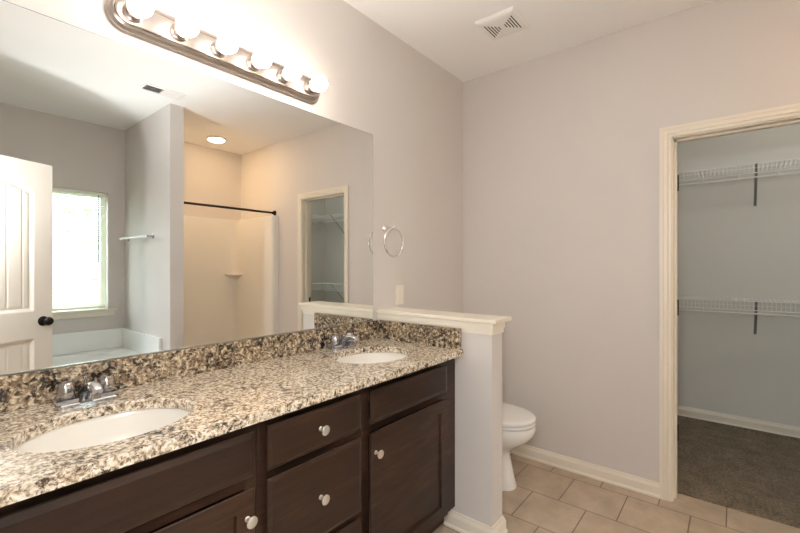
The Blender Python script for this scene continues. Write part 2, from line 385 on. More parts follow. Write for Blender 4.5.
# ------------------------------------------------------------------ window
w1 = tagit(obj('window_1', mk(lambda b: (box(b, WX0, WX0 + 0.04, YS - 0.125, YS - 0.085, WZ0, WZ1), box(b, WX1 - 0.04, WX1, YS - 0.125, YS - 0.085, WZ0, WZ1), box(b, WX0 + 0.04, WX1 - 0.04, YS - 0.125, YS - 0.085, WZ1 - 0.04, WZ1), box(b, WX0 + 0.04, WX1 - 0.04, YS - 0.125, YS - 0.085, WZ0, WZ0 + 0.05))), 'acrylic'), kind='structure')
b = nb(); box(b, WX0 + 0.04, WX1 - 0.04, YS - 0.108, YS - 0.104, WZ0 + 0.05, WZ1 - 0.04); obj('pane', b, 'glass', w1)
b = nb(); box(b, WX0 - 0.065, WX1 + 0.07, YS, YS + 0.038, WZ0 - 0.022, WZ0); box(b, WX0, WX1, YS - 0.085, YS, WZ0 - 0.02, WZ0); obj('stool', b, 'trim', w1, bevel=0.003)
b = nb(); box(b, WX0 - 0.045, WX1 + 0.05, YS, YS + 0.016, WZ0 - 0.072, WZ0 - 0.022); obj('apron', b, 'trim', w1, bevel=0.003)
bl = thing('window_blind', 'cream horizontal mini blind hanging in the window above the tub', 'window blind', ((WX0 + WX1) / 2, YS - 0.03, WZ0))
b = nb(); box(b, WX0 + 0.006, WX1 - 0.006, YS - 0.045, YS - 0.012, WZ1 - 0.034, WZ1 - 0.002); obj('head_rail', b, 'blind', bl, bevel=0.002)
b = nb(); z = WZ1 - 0.05; ta = math.radians(-40)
while z > WZ0 + 0.045:
    c, s = 0.0125 * math.cos(ta), 0.0125 * math.sin(ta); y = YS - 0.029
    for (x0, x1) in ((WX0 + 0.01, WX1 - 0.01),):
        loops(b, [[(x0, y - c, z - s), (x0, y, z + 0.0018), (x0, y + c, z + s), (x0, y + c, z + s - 0.0006), (x0, y, z + 0.0012), (x0, y - c, z - s - 0.0006)], [(x1, y - c, z - s), (x1, y, z + 0.0018), (x1, y + c, z + s), (x1, y + c, z + s - 0.0006), (x1, y, z + 0.0012), (x1, y - c, z - s - 0.0006)]])
    z -= 0.0195
obj('slats', b, 'slat', bl)
b = nb(); box(b, WX0 + 0.01, WX1 - 0.01, YS - 0.042, YS - 0.016, WZ0 + 0.012, WZ0 + 0.03); obj('bottom_rail', b, 'blind', bl, bevel=0.002)
b = nb(); tube(b, [(1.263, YS - 0.008, WZ1 - 0.03), (1.263, YS - 0.006, 1.36)], 0.004, 8); obj('tilt_wand', b, 'brace', bl)
b = nb()
for x in (WX0 + 0.12, (WX0 + WX1) / 2, WX1 - 0.12): tube(b, [(x, YS - 0.015, WZ0 + 0.02), (x, YS - 0.015, WZ1 - 0.03)], 0.001, 5)
obj('ladder_cord', b, 'blind', bl)

# outside the window: lawn and two trees
b = nb(); box(b, -9, 12, -16, YS - 0.14, -0.5, -0.4); struct('ground_lawn', b, 'grass')
def tree(label, x, y, h, seed, n=900, rad=1.5):
    rnd = random.Random(seed); t = thing('garden_tree', label, 'tree', (x, y, -0.4))
    b = nb(); tube(b, [(x, y, -0.4), (x + 0.05, y, 0.8), (x - 0.04, y + 0.05, h * 0.7), (x, y, h)], [0.13, 0.10, 0.07, 0.03], 10)
    for k in range(9):
        a = rnd.uniform(0, 2 * PI); z0 = rnd.uniform(0.3, 0.85) * h; L = rnd.uniform(0.6, 1.3)
        tube(b, [(x, y, z0), (x + L * 0.5 * math.cos(a), y + L * 0.5 * math.sin(a), z0 + 0.35), (x + L * math.cos(a), y + L * math.sin(a), z0 + 0.5)], [0.035, 0.022, 0.008], 6)
    obj('trunk', b, 'bark', t, smooth=True)
    b = nb()
    for k in range(n):
        a = rnd.uniform(0, 2 * PI); r = rad * math.sqrt(rnd.random()); zz = rnd.uniform(0.15, 1.15) * h
        c = Vector((x + r * math.cos(a), y + r * math.sin(a), zz)); u = Vector((rnd.gauss(0, 1), rnd.gauss(0, 1), rnd.gauss(0, 0.5))).normalized(); v = u.cross(Vector((rnd.gauss(0, 1), rnd.gauss(0, 1), 1))).normalized()
        s = rnd.uniform(0.05, 0.11)
        b.faces.new([b.verts.new(c + u * s), b.verts.new(c + v * s * 0.45), b.verts.new(c - u * s), b.verts.new(c - v * s * 0.45)])
    obj('foliage', b, 'leaf', t)
tree('leafy green tree outside the window, nearer its edge by the towel bar', 2.9, -5.6, 3.6, 3)
tree('leafy green tree outside the window, farther behind the other', 1.6, -9.4, 4.6, 5, n=1300, rad=2.0)

# ------------------------------------------------------------------ entry door leaf (seen in the mirror)
DW, DT, DH = 0.762, 0.035, 2.03
ang = math.radians(-24.1)
hinge = (0.682 - DW * math.cos(ang), -0.508 - DW * math.sin(ang), 0.0)
d2 = thing('door_2', 'open cream two panel entry door with arched plank panels', 'door', hinge, rotz=ang, kind='structure')
def door_depth(s, z):
    def panel(x0, x1, z0, z1, arch):
        zt = z1 - arch * ((s - (x0 + x1) / 2) / ((x1 - x0) / 2)) ** 2 if arch else z1
        d = min(s - x0, x1 - s, z - z0, zt - z)
        if d <= 0: return None
        if d < 0.006: return 0.004 * d / 0.006
        if d < 0.020: return 0.004 + 0.009 * (d - 0.006) / 0.014
        if d < 0.034: return 0.013 - 0.004 * (d - 0.020) / 0.014
        g = ((s - x0 - 0.034) % 0.087); g = min(g, 0.087 - g)
        return 0.009 + (0.0035 * (1 - g / 0.006) if g < 0.006 else 0)
    for p in ((0.115, DW - 0.115, 0.24, 0.83, 0), (0.115, DW - 0.115, 1.02, 1.90, 0.075)):
        r = panel(p[0], p[1], p[2], p[3], p[4])
        if r is not None: return r
    return 0.0
b = nb(); NS, NZ = 190, 300
for side in (0, 1):
    g = []
    for j in range(NZ + 1):
        row = []
        for i in range(NS + 1):
            s, z = DW * i / NS, 0.012 + (DH - 0.012) * j / NZ
            d = door_depth(s, z)
            row.append(b.verts.new((s, -d if side == 0 else -DT + d, z)))
        g.append(row)
    for j in range(NZ):
        for i in range(NS): b.faces.new((g[j][i], g[j][i + 1], g[j + 1][i + 1], g[j + 1][i]))
    if side == 0: G0 = g
for j in range(NZ):
    for i in (0, NS): b.faces.new((G0[j][i], G0[j + 1][i], g[j + 1][i], g[j][i]))
for i in range(NS):
    for j in (0, NZ): b.faces.new((G0[j][i], G0[j][i + 1], g[j][i + 1], g[j][i]))
obj('leaf', b, 'door', d2, smooth=True, local=True, angle=50)
for sgn, y0 in ((1, 0.0), (-1, -DT)):
    b = nb(); lathe(b, (DW - 0.06, y0, 0.945), (0, sgn, 0), [(0.033, 0), (0.033, 0.004), (0.028, 0.009), (0.012, 0.012), (0.011, 0.030), (0.018, 0.036), (0.027, 0.046), (0.029, 0.056), (0.024, 0.066), (0.012, 0.071), (0.001, 0.072)], 24)
    obj('knob', b, 'bronze', d2, smooth=True, local=True)
for z in (0.2, 1.02, 1.83):
    b = nb(); tube(b, [(-0.007, -0.006, z - 0.045), (-0.007, -0.006, z + 0.045)], 0.0065, 8); obj('hinge', b, 'bronze', d2, local=True)
d3 = tagit(obj('door_3', mk(lambda b: (box(b, XW - T, XW, DY1, DY1 + 0.02, 0, DZ + 0.02), box(b, XW - T, XW, DY0 - 0.02, DY0, 0, DZ + 0.02), box(b, XW - T, XW, DY0, DY1, DZ, DZ + 0.02))), 'trim'), kind='structure')
b = nb(); sweep(b, CASE, [(XW, DY1 + 0.006, 0), (XW, DY1 + 0.006, DZ + 0.006), (XW, DY0 - 0.006, DZ + 0.006), (XW, DY0 - 0.006, 0)], [(0, 1, 0), (0, 1, 1), (0, -1, 1), (0, -1, 0)], (1, 0, 0)); obj('casing', b, 'trim', d3)

# ------------------------------------------------------------------ vanity cabinets
YF, YD = 1.094, 1.066       # face frame plane, front of doors and drawers
ZT, ZB, YT = 0.878, 0.108, 1.16
def slab_front(x0, x1, z0, z1, c=0.012, d=0.005):
    b = nb(); r = lambda i, y: [(x0 + i, y, z0 + i), (x1 - i, y, z0 + i), (x1 - i, y, z1 - i), (x0 + i, y, z1 - i)]
    loops(b, [r(0.014, YF - 0.0005), r(0.014, YF - 0.006), r(0, YD + d + 0.002), r(0.0, YD + d), r(0.002, YD + d - 0.002), r(c, YD), ]); return b
def shaker(x0, x1, z0, z1, w=0.056):
    b = nb()
    loops(b, [[(x0 + i, y, z0 + i), (x1 - i, y, z0 + i), (x1 - i, y, z1 - i), (x0 + i, y, z1 - i)] for i, y in ((0.014, YF - 0.0005), (0.014, YF - 0.006), (0, YD + 0.006), (0, YD + 0.003), (0.003, YD), (w, YD), (w + 0.0015, YD + 0.012))]); return b
KNOB = [(0.008, 0), (0.008, 0.002), (0.0052, 0.004), (0.0048, 0.015), (0.008, 0.020), (0.0150, 0.0235), (0.0165, 0.0255), (0.0160, 0.0275), (0.0130, 0.0290), (0.006, 0.0298), (0.0005, 0.030)]
def knob(parent, x, z):
    b = nb(); lathe(b, (x, YD, z), (0, -1, 0), KNOB, 20); obj('knob', b, 'knob', parent, smooth=True)
def carcass(t, x0, x1, rails, stl, str_):
    b = nb(); e = 0.0006
    
    for xs in ((x0 + e, x0 + 0.016), (x1 - 0.016, x1 - e)): prism_x(b, [(YF + 0.010, ZB), (YT, ZB), (YT, 0), (YN - 0.002, 0), (YN - 0.002, ZT), (YF + 0.010, ZT)], *xs)
    box(b, x0 + 0.016, x1 - 0.016, YF + 0.010, YN - 0.012, ZB, ZB + 0.016); box(b, x0 + 0.016, x1 - 0.016, YN - 0.012, YN - 0.002, 0, ZT); box(b, x0 + 0.016, x1 - 0.016, YT, YT + 0.016, 0, ZB); obj('carcass', b, 'wood', t)
    b = nb(); box(b, x0 + e, x0 + stl, YF, YF + 0.010, ZB, ZT); box(b, x1 - str_, x1 - e, YF, YF + 0.010, ZB, ZT)
    for z0, z1 in rails: box(b, x0 + stl, x1 - str_, YF, YF + 0.010, z0, z1)
    obj('face_frame', b, 'wood', t)
va = thing('vanity_cabinet', 'dark espresso sink cabinet under the nearer basin, farthest from the half wall', 'vanity cabinet', (0.31, 1.35, 0), 'vanity cabinets')
carcass(va, XW, 0.668, [(ZB, 0.145), (0.68, 0.735), (0.83, ZT)], 0.13, 0.04)
obj('false_front', slab_front(0.075, 0.646, 0.719, 0.847, 0.018, 0.006), 'wood', va)
dr = obj('door', shaker(0.075, 0.646, 0.128, 0.687), 'wood', va); knob(dr, 0.622, 0.607)
vb = thing('drawer_cabinet', 'dark espresso cabinet with a stack of three drawers between the sink cabinets', 'drawer cabinet', (0.89, 1.35, 0), 'vanity cabinets')
carcass(vb, 0.668, 1.112, [(ZB, 0.145), (0.38, 0.43), (0.68, 0.735), (0.83, ZT)], 0.035, 0.035)
for z0, z1, kz in ((0.714, 0.848, 0.781), (0.414, 0.689, 0.553), (0.128, 0.391, 0.26)):
    dw = obj('drawer', slab_front(0.690, 1.084, z0, z1, 0.014, 0.006), 'wood', vb); knob(dw, 0.887, kz)
vc = thing('vanity_cabinet', 'dark espresso sink cabinet beside the half wall, its door hinged at the wall end', 'vanity cabinet', (1.44, 1.35, 0), 'vanity cabinets')
carcass(vc, 1.112, HX0 - 0.001, [(ZB, 0.145), (0.68, 0.735), (0.83, ZT)], 0.035, 0.12)
obj('false_front', slab_front(1.134, 1.668, 0.719, 0.847, 0.018, 0.006), 'wood', vc)
dr = obj('door', shaker(1.131, 1.670, 0.128, 0.687), 'wood', vc); knob(dr, 1.157, 0.607)

# ------------------------------------------------------------------ countertop with oval cut-outs
CF, CZ0, CZ1 = 1.043, 0.8785, 0.908
SINKS = [(0.360, 1.290, 0.200, 0.158), (1.410, 1.318, 0.200, 0.160)]
ct = thing('countertop', 'speckled brown and cream granite countertop over the dark vanity cabinets', 'countertop', (0.87, 1.33, CZ0))
b = nb(); X0, X1, YB = XW + 0.001, HX0 - 0.001, YN - 0.001
def cell(x0, x1, sk):
    if sk is None:
        box(b, x0, x1, CF, YB, CZ0, CZ1); return
    cx, cy, rx, ry = sk
    angs = [2 * PI * i / 72 for i in range(72)] + [math.atan2(y - cy, x - cx) % (2 * PI) for x in (x0, x1) for y in (CF, YB)]
    angs = sorted(set(round(a, 6) for a in angs))
    def rect(a):
        c, s = math.cos(a), math.sin(a); t = 1e9
        if c > 1e-9: t = min(t, (x1 - cx) / c)
        if c < -1e-9: t = min(t, (x0 - cx) / c)
        if s > 1e-9: t = min(t, (YB - cy) / s)
        if s < -1e-9: t = min(t, (CF - cy) / s)
        return (cx + c * t, cy + s * t)
    def ell(a, k=0.0):
        c, s = math.cos(a), math.sin(a); t = 1 / math.sqrt((c / (rx + k)) ** 2 + (s / (ry + k)) ** 2); return (cx + c * t, cy + s * t)
    rings = [[(*rect(a), CZ0) for a in angs], [(*rect(a), CZ1) for a in angs], [(*ell(a, 0.003), CZ1) for a in angs], [(*ell(a), CZ1 - 0.003) for a in angs], [(*ell(a), CZ0) for a in angs]]
    loops(b, rings + [rings[0]], False)
xa = SINKS[0][0] - 0.27; xb_ = SINKS[0][0] + 0.27; xc = SINKS[1][0] - 0.27; xd = SINKS[1][0] + 0.27
cell(X0, xa, None); cell(xa, xb_, SINKS[0]); cell(xb_, xc, None); cell(xc, xd, SINKS[1]); cell(xd, X1, None)
# drop the inner faces between cells
dead = [f for f in b.faces if abs(f.normal.x) > 0.99 and any(abs(f.calc_center_median().x - q) < 1e-4 for q in (xa, xb_, xc, xd))]
b.normal_update(); dead = [f for f in b.faces if abs(f.normal.x) > 0.99 and any(abs(f.calc_center_median().x - q) < 1e-4 for q in (xa, xb_, xc, xd))]
bmesh.ops.delete(b, geom=dead, context='FACES_ONLY')
obj('slab', b, 'granite', ct)
b = nb(); box(b, X0, X1, YN - 0.021, YN - 0.001, CZ1, 1.0095); obj('backsplash', b, 'shaded_splash_granite', ct, bevel=0.0015)
b = nb(); box(b, 1.748, 1.768, CF + 0.006, YN - 0.021, CZ1, 1.0125); obj('side_splash', b, 'shaded_splash_granite', ct, bevel=0.0015)

# basins
def basin(i, label):
    cx, cy, rx, ry = SINKS[i]
    t = thing('sink_basin', label, 'sink', (cx, cy, 0.72), 'undermount basins')
    b = nb(); prof = [(1.16, 0.8782), (1.06, 0.8782), (1.035, 0.874), (1.02, 0.86), (0.99, 0.83), (0.92, 0.79), (0.78, 0.755), (0.55, 0.735), (0.3, 0.727), (0.10, 0.725)]
    outer = [(1.16, 0.868), (1.08, 0.866), (1.05, 0.82), (0.97, 0.77), (0.82, 0.735), (0.55, 0.715), (0.10, 0.708)]
    pts = list(reversed(outer)) + prof
    loops(b, [[(cx + rx * r * math.cos(2 * PI * k / 64), cy + ry * r * math.sin(2 * PI * k / 64), z) for k in range(64)] for r, z in pts])
    obj('bowl', b, 'biscuit', t, smooth=True)
    b = nb(); lathe(b, (cx, cy, 0.7255), (0, 0, 1), [(0.027, 0), (0.030, 0.002), (0.026, 0.004), (0.020, 0.003), (0.018, 0.006), (0.001, 0.007)], 24); obj('drain', b, 'chrome', t, smooth=True)
basin(0, 'oval off white basin in the counter, the one farther from the half wall')
basin(1, 'oval off white basin in the counter right beside the half wall')

# faucets
def faucet(cx, cy, label):
    t = thing('sink_faucet', label, 'faucet', (cx, cy, CZ1), 'centerset faucets')
    z = CZ1 + 0.0002
    b = nb(); n = 12
    def rr(hw, hd, zz, r=0.018):
        pts = []
        for (sx, sy) in ((1, 1), (-1, 1), (-1, -1), (1, -1)):
            for k in range(n // 2 + 1):
                a = math.atan2(sy, sx) - PI / 4 + (PI / 2) * k / (n // 2)
                pts.append((cx + sx * (hw - r) + r * math.cos(a), cy + sy * (hd - r) + r * math.sin(a), zz))
        return pts
    loops(b, [rr(0.079, 0.0335, z), rr(0.079, 0.0335, z + 0.008), rr(0.076, 0.0305, z + 0.011)]); obj('base_plate', b, 'chrome', t, smooth=True)
    for s in (-1, 1):
        hx = cx + s * 0.051
        b = nb(); box(b, hx - 0.0255, hx + 0.0255, cy - 0.029, cy + 0.029, z + 0.0112, z + 0.0225); lathe(b, (hx, cy, z + 0.0226), (0, 0, 1), [(0.017, 0), (0.017, 0.003)], 20)
        hd = obj('handle_base', b, 'chrome', t, bevel=0.002)
        b = nb(); seg = 36; rings = []
        for r, hgt in ((0.0205, 0.0262), (0.0222, 0.029), (0.0216, 0.045), (0.0180, 0.067), (0.0160, 0.070), (0.001, 0.0705)):
            rings.append([(hx + r * (1 + (0.035 if (k % 6) < 3 else -0.035) * (1 if 0.002 < r and hgt < 0.069 else 0)) * math.cos(2 * PI * k / seg), cy + r * (1 + (0.035 if (k % 6) < 3 else -0.035)) * math.sin(2 * PI * k / seg), z + hgt) for k in range(seg)])
        loops(b, rings); obj('handle', b, 'chrome', t, smooth=True)
    b = nb(); pts = [(0.004, 0.010), (0.0, 0.026), (-0.016, 0.044), (-0.04, 0.056), (-0.068, 0.060), (-0.094, 0.055), (-0.104, 0.050)]
    rings = []
    P = [Vector((cx, cy + y, z + h)) for y, h in pts]
    for i, p in enumerate(P):
        d = (P[min(i + 1, len(P) - 1)] - P[max(0, i - 1)]).normalized(); up = Vector((1, 0, 0)).cross(d).normalized()
        w = [0.026, 0.023, 0.019, 0.017, 0.016, 0.016, 0.0135][i]; hh = [0.020, 0.018, 0.015, 0.0135, 0.0135, 0.013, 0.010][i]
        rings.append([p + Vector((1, 0, 0)) * w * (abs(math.cos(a)) ** 0.7) * math.copysign(1, math.cos(a)) + up * hh * (abs(math.sin(a)) ** 0.7) * math.copysign(1, math.sin(a)) for a in [2 * PI * k / 20 for k in range(20)]])
    loops(b, rings); sp = obj('spout', b, 'chrome', t, smooth=True)
    b = nb(); tube(b, [(cx, cy - 0.092, z + 0.052), (cx, cy - 0.092, z + 0.029)], 0.0115, 16); obj('aerator', b, 'chrome', sp, smooth=True)
    b = nb(); lathe(b, (cx, cy + 0.018, z + 0.010), (0, 0, 1), [(0.003, 0), (0.003, 0.056), (0.0075, 0.060), (0.008, 0.064), (0.001, 0.066)], 14); obj('lift_rod', b, 'chrome', t, smooth=True)
faucet(0.362, 1.530, 'chrome two handle faucet behind the basin farther from the half wall')
faucet(1.425, 1.545, 'chrome two handle faucet behind the basin beside the half wall')

# ------------------------------------------------------------------ mirror
b = nb(); x0, x1, y0, y1, z0, z1 = 0.02, 1.7235, 1.608, YN - 0.0005, 1.0105, 2.079
rc = lambda i, y: [(x0 + i, y, z0 + i), (x1 - i, y, z0 + i), (x1 - i, y, z1 - i), (x0 + i, y, z1 - i)]
loops(b, [rc(0, y1), rc(0, y0 + 0.0015), rc(0.0025, y0)])
b.normal_update()
for f in b.faces: f.material_index = 0 if abs(f.normal.y) > 0.99 and f.calc_center_median().y < y0 + 0.0005 else 1
tagit(obj('wall_mirror', b, ['mirror', 'mirror_edge']), 'large frameless mirror standing on the granite backsplash', 'mirror')

# ------------------------------------------------------------------ vanity light bar
LX0, LX1, LZ, LW = 0.428, 1.330, 2.183, 0.0625
vl = thing('vanity_light', 'long brushed nickel light bar with six lit globe bulbs above the mirror', 'wall light', ((LX0 + LX1) / 2, YN, LZ))
def race(ins, y, n=14):
    r = LW - ins; pts = []; rc = min(r, 0.055)
    for cxx, a0 in ((LX1 - ins - rc, -PI / 2), (LX0 + ins + rc, PI / 2)):
        for k in range(n + 1):
            a = a0 + PI * k / n
            pts.append((cxx + rc * math.cos(a), y, LZ + r * math.sin(a)))
    return pts
b = nb(); Y = lambda d: YN - 0.0005 - d
loops(b, [race(0, Y(0)), race(0, Y(0.008)), race(0.002, Y(0.012)), race(0.005, Y(0.013)), race(0.007, Y(0.020)), race(0.012, Y(0.027)), race(0.018, Y(0.030)), race(0.0205, Y(0.0295)), race(0.022, Y(0.036)), race(0.026, Y(0.037)), race(0.028, Y(0.034))])
obj('back_plate', b, 'nickel', vl, smooth=True, angle=25)
for i in range(6):
    x = 0.502 + 0.150 * i; yb_ = Y(0.034)
    b = nb(); lathe(b, (x, yb_, LZ), (0, -1, 0), [(0.031, 0), (0.031, 0.004), (0.026, 0.008), (0.0255, 0.030), (0.028, 0.032), (0.024, 0.033), (0.0235, 0.028)], 28); so = obj('socket', b, 'nickel', vl, smooth=True)
    b = nb(); yc = 1.513; R = 0.0375; pr = [(0.013, 0.0), (0.0135, 0.008)]
    base = (x, yb_ - 0.022, LZ); dist = (yb_ - 0.022) - yc
    for k in range(15):
        a = math.radians(-70) + math.radians(160) * k / 14
        pr.append((R * math.cos(a), dist + R * math.sin(a)))
    lathe(b, base, (0, -1, 0), pr, 28); obj('bulb', b, 'bulb', vl, smooth=True, angle=80)

# ------------------------------------------------------------------ towel ring, switch
tr = thing('towel_ring', 'polished towel ring hanging on the wall beside the mirror', 'towel ring', (1.838, YN, 1.548))
b = nb(); lathe(b, (1.838, YN - 0.0004, 1.548), (0, -1, 0), [(0.024, 0), (0.024, 0.004), (0.019, 0.010), (0.010, 0.014), (0.008, 0.055), (0.013, 0.061), (0.014, 0.074), (0.009, 0.082), (0.001, 0.083)], 24); obj('mount', b, 'satin_chrome', tr, smooth=True)
b = nb(); torus(b, (1.838, YN - 0.070, 1.462), (0, 1, 0.0), 0.083, 0.0058); obj('ring', b, 'satin_chrome', tr, smooth=True)
sw = thing('light_switch', 'ivory rocker switch plate on the wall just above the half wall cap', 'light switch', (1.972, YN, 1.145))
b = nb(); box(b, 1.934, 2.010, YN - 0.006, YN - 0.0004, 1.084, 1.206); obj('plate', b, 'plastic', sw, bevel=0.003)
b = nb(); prism_x(b, [(YN - 0.006, 1.112), (YN - 0.0075, 1.112), (YN - 0.011, 1.178), (YN - 0.006, 1.178)], 1.955, 1.989); obj('rocker', b, 'plastic', sw)
for z in (1.098, 1.192):
    b = nb(); lathe(b, (1.972, YN - 0.0058, z), (0, -1, 0), [(0.0035, 0), (0.0030, 0.0012), (0.0005, 0.0014)], 10); obj('screw', b, 'plastic', sw)

# ------------------------------------------------------------------ exhaust fan grille on the ceiling, register, shower lamp
ef = thing('exhaust_fan', 'square white bathroom fan grille on the ceiling above the toilet', 'exhaust fan', (2.235, 1.05, H - 0.02))
cx, cy, hs = 2.235, 1.050, 0.118
b = nb(); sq = lambda s, z: [(cx - s, cy - s, z), (cx + s, cy - s, z), (cx + s, cy + s, z), (cx - s, cy + s, z)]
loops(b, [sq(hs, H - 0.0004), sq(hs, H - 0.006), sq(hs - 0.012, H - 0.016), sq(hs - 0.030, H - 0.019)]); obj('grille_plate', b, 'vent', ef)
for sd in (-1, 1):
    b = nb()
    for k in range(5):
        f = 0.082 - k * 0.0155; L = 0.072 - k * 0.0135
        box(b, cx - L, cx + L, cy + sd * f - 0.0030, cy + sd * f + 0.0030, H - 0.0198, H - 0.0185)
    obj('louver_slot_shade', b, 'dark', ef)  # thin dark strips on the plate paint the shade of the slots
b = nb(); lathe(b, (cx, cy, H - 0.019), (0, 0, -1), [(0.008, 0), (0.008, 0.002), (0.001, 0.003)], 12); obj('screw_cap', b, 'vent', ef)

rg = thing('ceiling_register', 'white rectangular air register on the ceiling near the tub', 'air vent', (1.348, -0.375, H - 0.012))
rx0, rx1, ry0, ry1 = 1.195, 1.500, -0.452, -0.300
b = nb()
for a in ((rx0, rx1, ry0, ry0 + 0.022), (rx0, rx1, ry1 - 0.022, ry1), (rx0, rx0 + 0.022, ry0 + 0.022, ry1 - 0.022), (rx1 - 0.022, rx1, ry0 + 0.022, ry1 - 0.022), (1.342, 1.354, ry0 + 0.022, ry1 - 0.022)): box(b, *a, H - 0.008, H - 0.0004)
obj('frame', b, 'vent', rg, bevel=0.002)
b = nb(); box(b, rx0 + 0.02, rx1 - 0.02, ry0 + 0.02, ry1 - 0.02, H - 0.0012, H - 0.0004); obj('duct_shade', b, 'dark', rg)  # dark sheet behind the louvers paints the shade of the duct
for (x0, x1, t) in ((rx0 + 0.022, 1.342, 1), (1.354, rx1 - 0.022, -1)):
    b = nb()
    for k in range(7):
        y = ry0 + 0.030 + k * 0.0155
        dy = 0.006 * t
        loops(b, [[(x, y - dy, H - 0.002), (x, y - dy + 0.0012, H - 0.002), (x, y + dy + 0.0012, H - 0.009), (x, y + dy, H - 0.009)] for x in (x0, x1)])
    obj('louvers', b, 'vent', rg)
sl = thing('shower_light', 'lit round flush ceiling light inside the shower alcove', 'ceiling light', (2.235, -1.255, H - 0.05))
b = nb(); lathe(b, (2.235, -1.255, H - 0.0004), (0, 0, -1), [(0.102, 0), (0.100, 0.008), (0.090, 0.012), (0.080, 0.012)], 40); obj('trim_ring', b, 'vent', sl, smooth=True)
b = nb(); lathe(b, (2.235, -1.255, H - 0.012), (0, 0, -1), [(0.084, 0), (0.078, 0.006), (0.062, 0.013), (0.042, 0.018), (0.02, 0.0205), (0.001, 0.021)], 40); obj('lens', b, 'dome', sl, smooth=True)

# ------------------------------------------------------------------ shower surround, rod
su = thing('shower_stall', 'white fiberglass shower stall with a corner soap shelf beyond the partition', 'shower stall', (2.18, -1.2, 0.0))
XL, XR, YBk, YFr, SZ = PX1 + 0.001, XB - 0.001, YSH + 0.001, -0.83, 1.90
b = nb(); t = 0.085; r = 0.03
def arc(cx, cy, rad, a0, a1, n=6): return [(cx + rad * math.cos(a0 + (a1 - a0) * k / n), cy + rad * math.sin(a0 + (a1 - a0) * k / n)) for k in range(n + 1)]
R2 = 0.07; xi0, xi1, yi = XL + t, XR - t, YBk + 0.028
prof = [(XL, YBk), (XR, YBk), (XR, YFr)]
prof += arc(xi1 + 0.028, YFr - 0.028, 0.028, PI / 2, PI)
prof += arc(xi1 - R2, yi + R2, R2, 0, -PI / 2)
prof += arc(xi0 + R2, yi + R2, R2, -PI / 2, -PI)
prof += arc(xi0 - 0.028, YFr - 0.028, 0.028, 0, PI / 2)
prof += [(XL, YFr)]
loops(b, [[(x, y, z) for x, y in prof] for z in (0.0, SZ)]); obj('wall_shell', b, 'fiberglass', su, smooth=True, angle=40)
b = nb(); box(b, xi0, xi1, YFr - 0.10, YFr - 0.005, 0, 0.13); box(b, xi0, xi1, yi, YFr - 0.10, 0, 0.04); obj('pan', b, 'fiberglass', su, bevel=0.008)
b = nb()
loops(b, [[(xi1, yi, z), (xi1, yi + s, z), (xi1 - s * 0.3, yi + s * 0.92, z), (xi1 - s * 0.7, yi + s * 0.7, z), (xi1 - s * 0.92, yi + s * 0.3, z), (xi1 - s, yi, z)] for z, s in ((1.17, 0.05), (1.215, 0.15), (1.23, 0.15))]); obj('soap_shelf', b, 'fiberglass', su)
rod = thing('shower_rod', 'black curtain rod spanning the shower opening', 'shower rod', (2.18, -0.905, 1.94))
b = nb(); tube(b, [(PX1 + 0.012, -0.905, 1.940), (XB - 0.012, -0.905, 1.940)], 0.0125, 14); obj('rod', b, 'bronze', rod, smooth=True)
for x, s in ((PX1 + 0.0004, 1), (XB - 0.0004, -1)):
    b = nb(); lathe(b, (x, -0.905, 1.940), (s, 0, 0), [(0.030, 0), (0.030, 0.006), (0.022, 0.016), (0.016, 0.034), (0.013, 0.035)], 20); obj('flange', b, 'bronze', rod, smooth=True)

# ------------------------------------------------------------------ tub with deck and splash
tb = thing('bathtub', 'white garden tub with a raised rim set under the window', 'bathtub', (0.72, -1.23, 0))
TX0, TX1, TY0, TY1, TZ = XW + 0.002, PX0 - 0.002, YS + 0.002, -0.755, 0.49
b = nb(); cx, cy, rx, ry = 0.72, -1.245, 0.64, 0.345
angs = sorted(set([round(2 * PI * i / 72, 6) for i in range(72)] + [round(math.atan2(y - cy, x - cx) % (2 * PI), 6) for x in (TX0, TX1) for y in (TY0, TY1)]))
def trect(a):
    c, s = math.cos(a), math.sin(a); t = 1e9
    if c > 1e-9: t = min(t, (TX1 - cx) / c)
    if c < -1e-9: t = min(t, (TX0 - cx) / c)
    if s > 1e-9: t = min(t, (TY1 - cy) / s)
    if s < -1e-9: t = min(t, (TY0 - cy) / s)
    return (cx + c * t, cy + s * t)
def tell(a, k):
    c, s = abs(math.cos(a)), abs(math.sin(a)); t = k / ((c / rx) ** 2.6 + (s / ry) ** 2.6) ** (1 / 2.6); return (cx + math.cos(a) * t, cy + math.sin(a) * t)
rings = [[(*trect(a), 0.0) for a in angs], [(*trect(a), TZ) for a in angs], [(*tell(a, 1.02), TZ) for a in angs], [(*tell(a, 0.99), TZ - 0.02) for a in angs], [(*tell(a, 0.93), 0.30) for a in angs], [(*tell(a, 0.84), 0.15) for a in angs], [(*tell(a, 0.70), 0.10) for a in angs], [(*tell(a, 0.10), 0.09) for a in angs]]
loops(b, rings, False); b.faces.new([b.verts.new(p) for p in rings[-1]])
obj('shell', b, 'acrylic', tb, smooth=True, angle=50)
b = nb(); U = [(TX0, TY1), (TX0, TY0), (TX1, TY0), (TX1, TY1), (TX1 - 0.03, TY1), (TX1 - 0.03, TY0 + 0.03), (TX0 + 0.03, TY0 + 0.03), (TX0 + 0.03, TY1)]
loops(b, [[(x, y, z) for x, y in U] for z in (TZ + 0.0003, 0.686)]); obj('raised_rim', b, 'acrylic', tb, bevel=0.006)
b = nb(); lathe(b, (cx + 0.42, cy, 0.0955), (0, 0, 1), [(0.03, 0), (0.028, 0.003), (0.001, 0.004)], 20); obj('drain', b, 'chrome', tb, smooth=True)
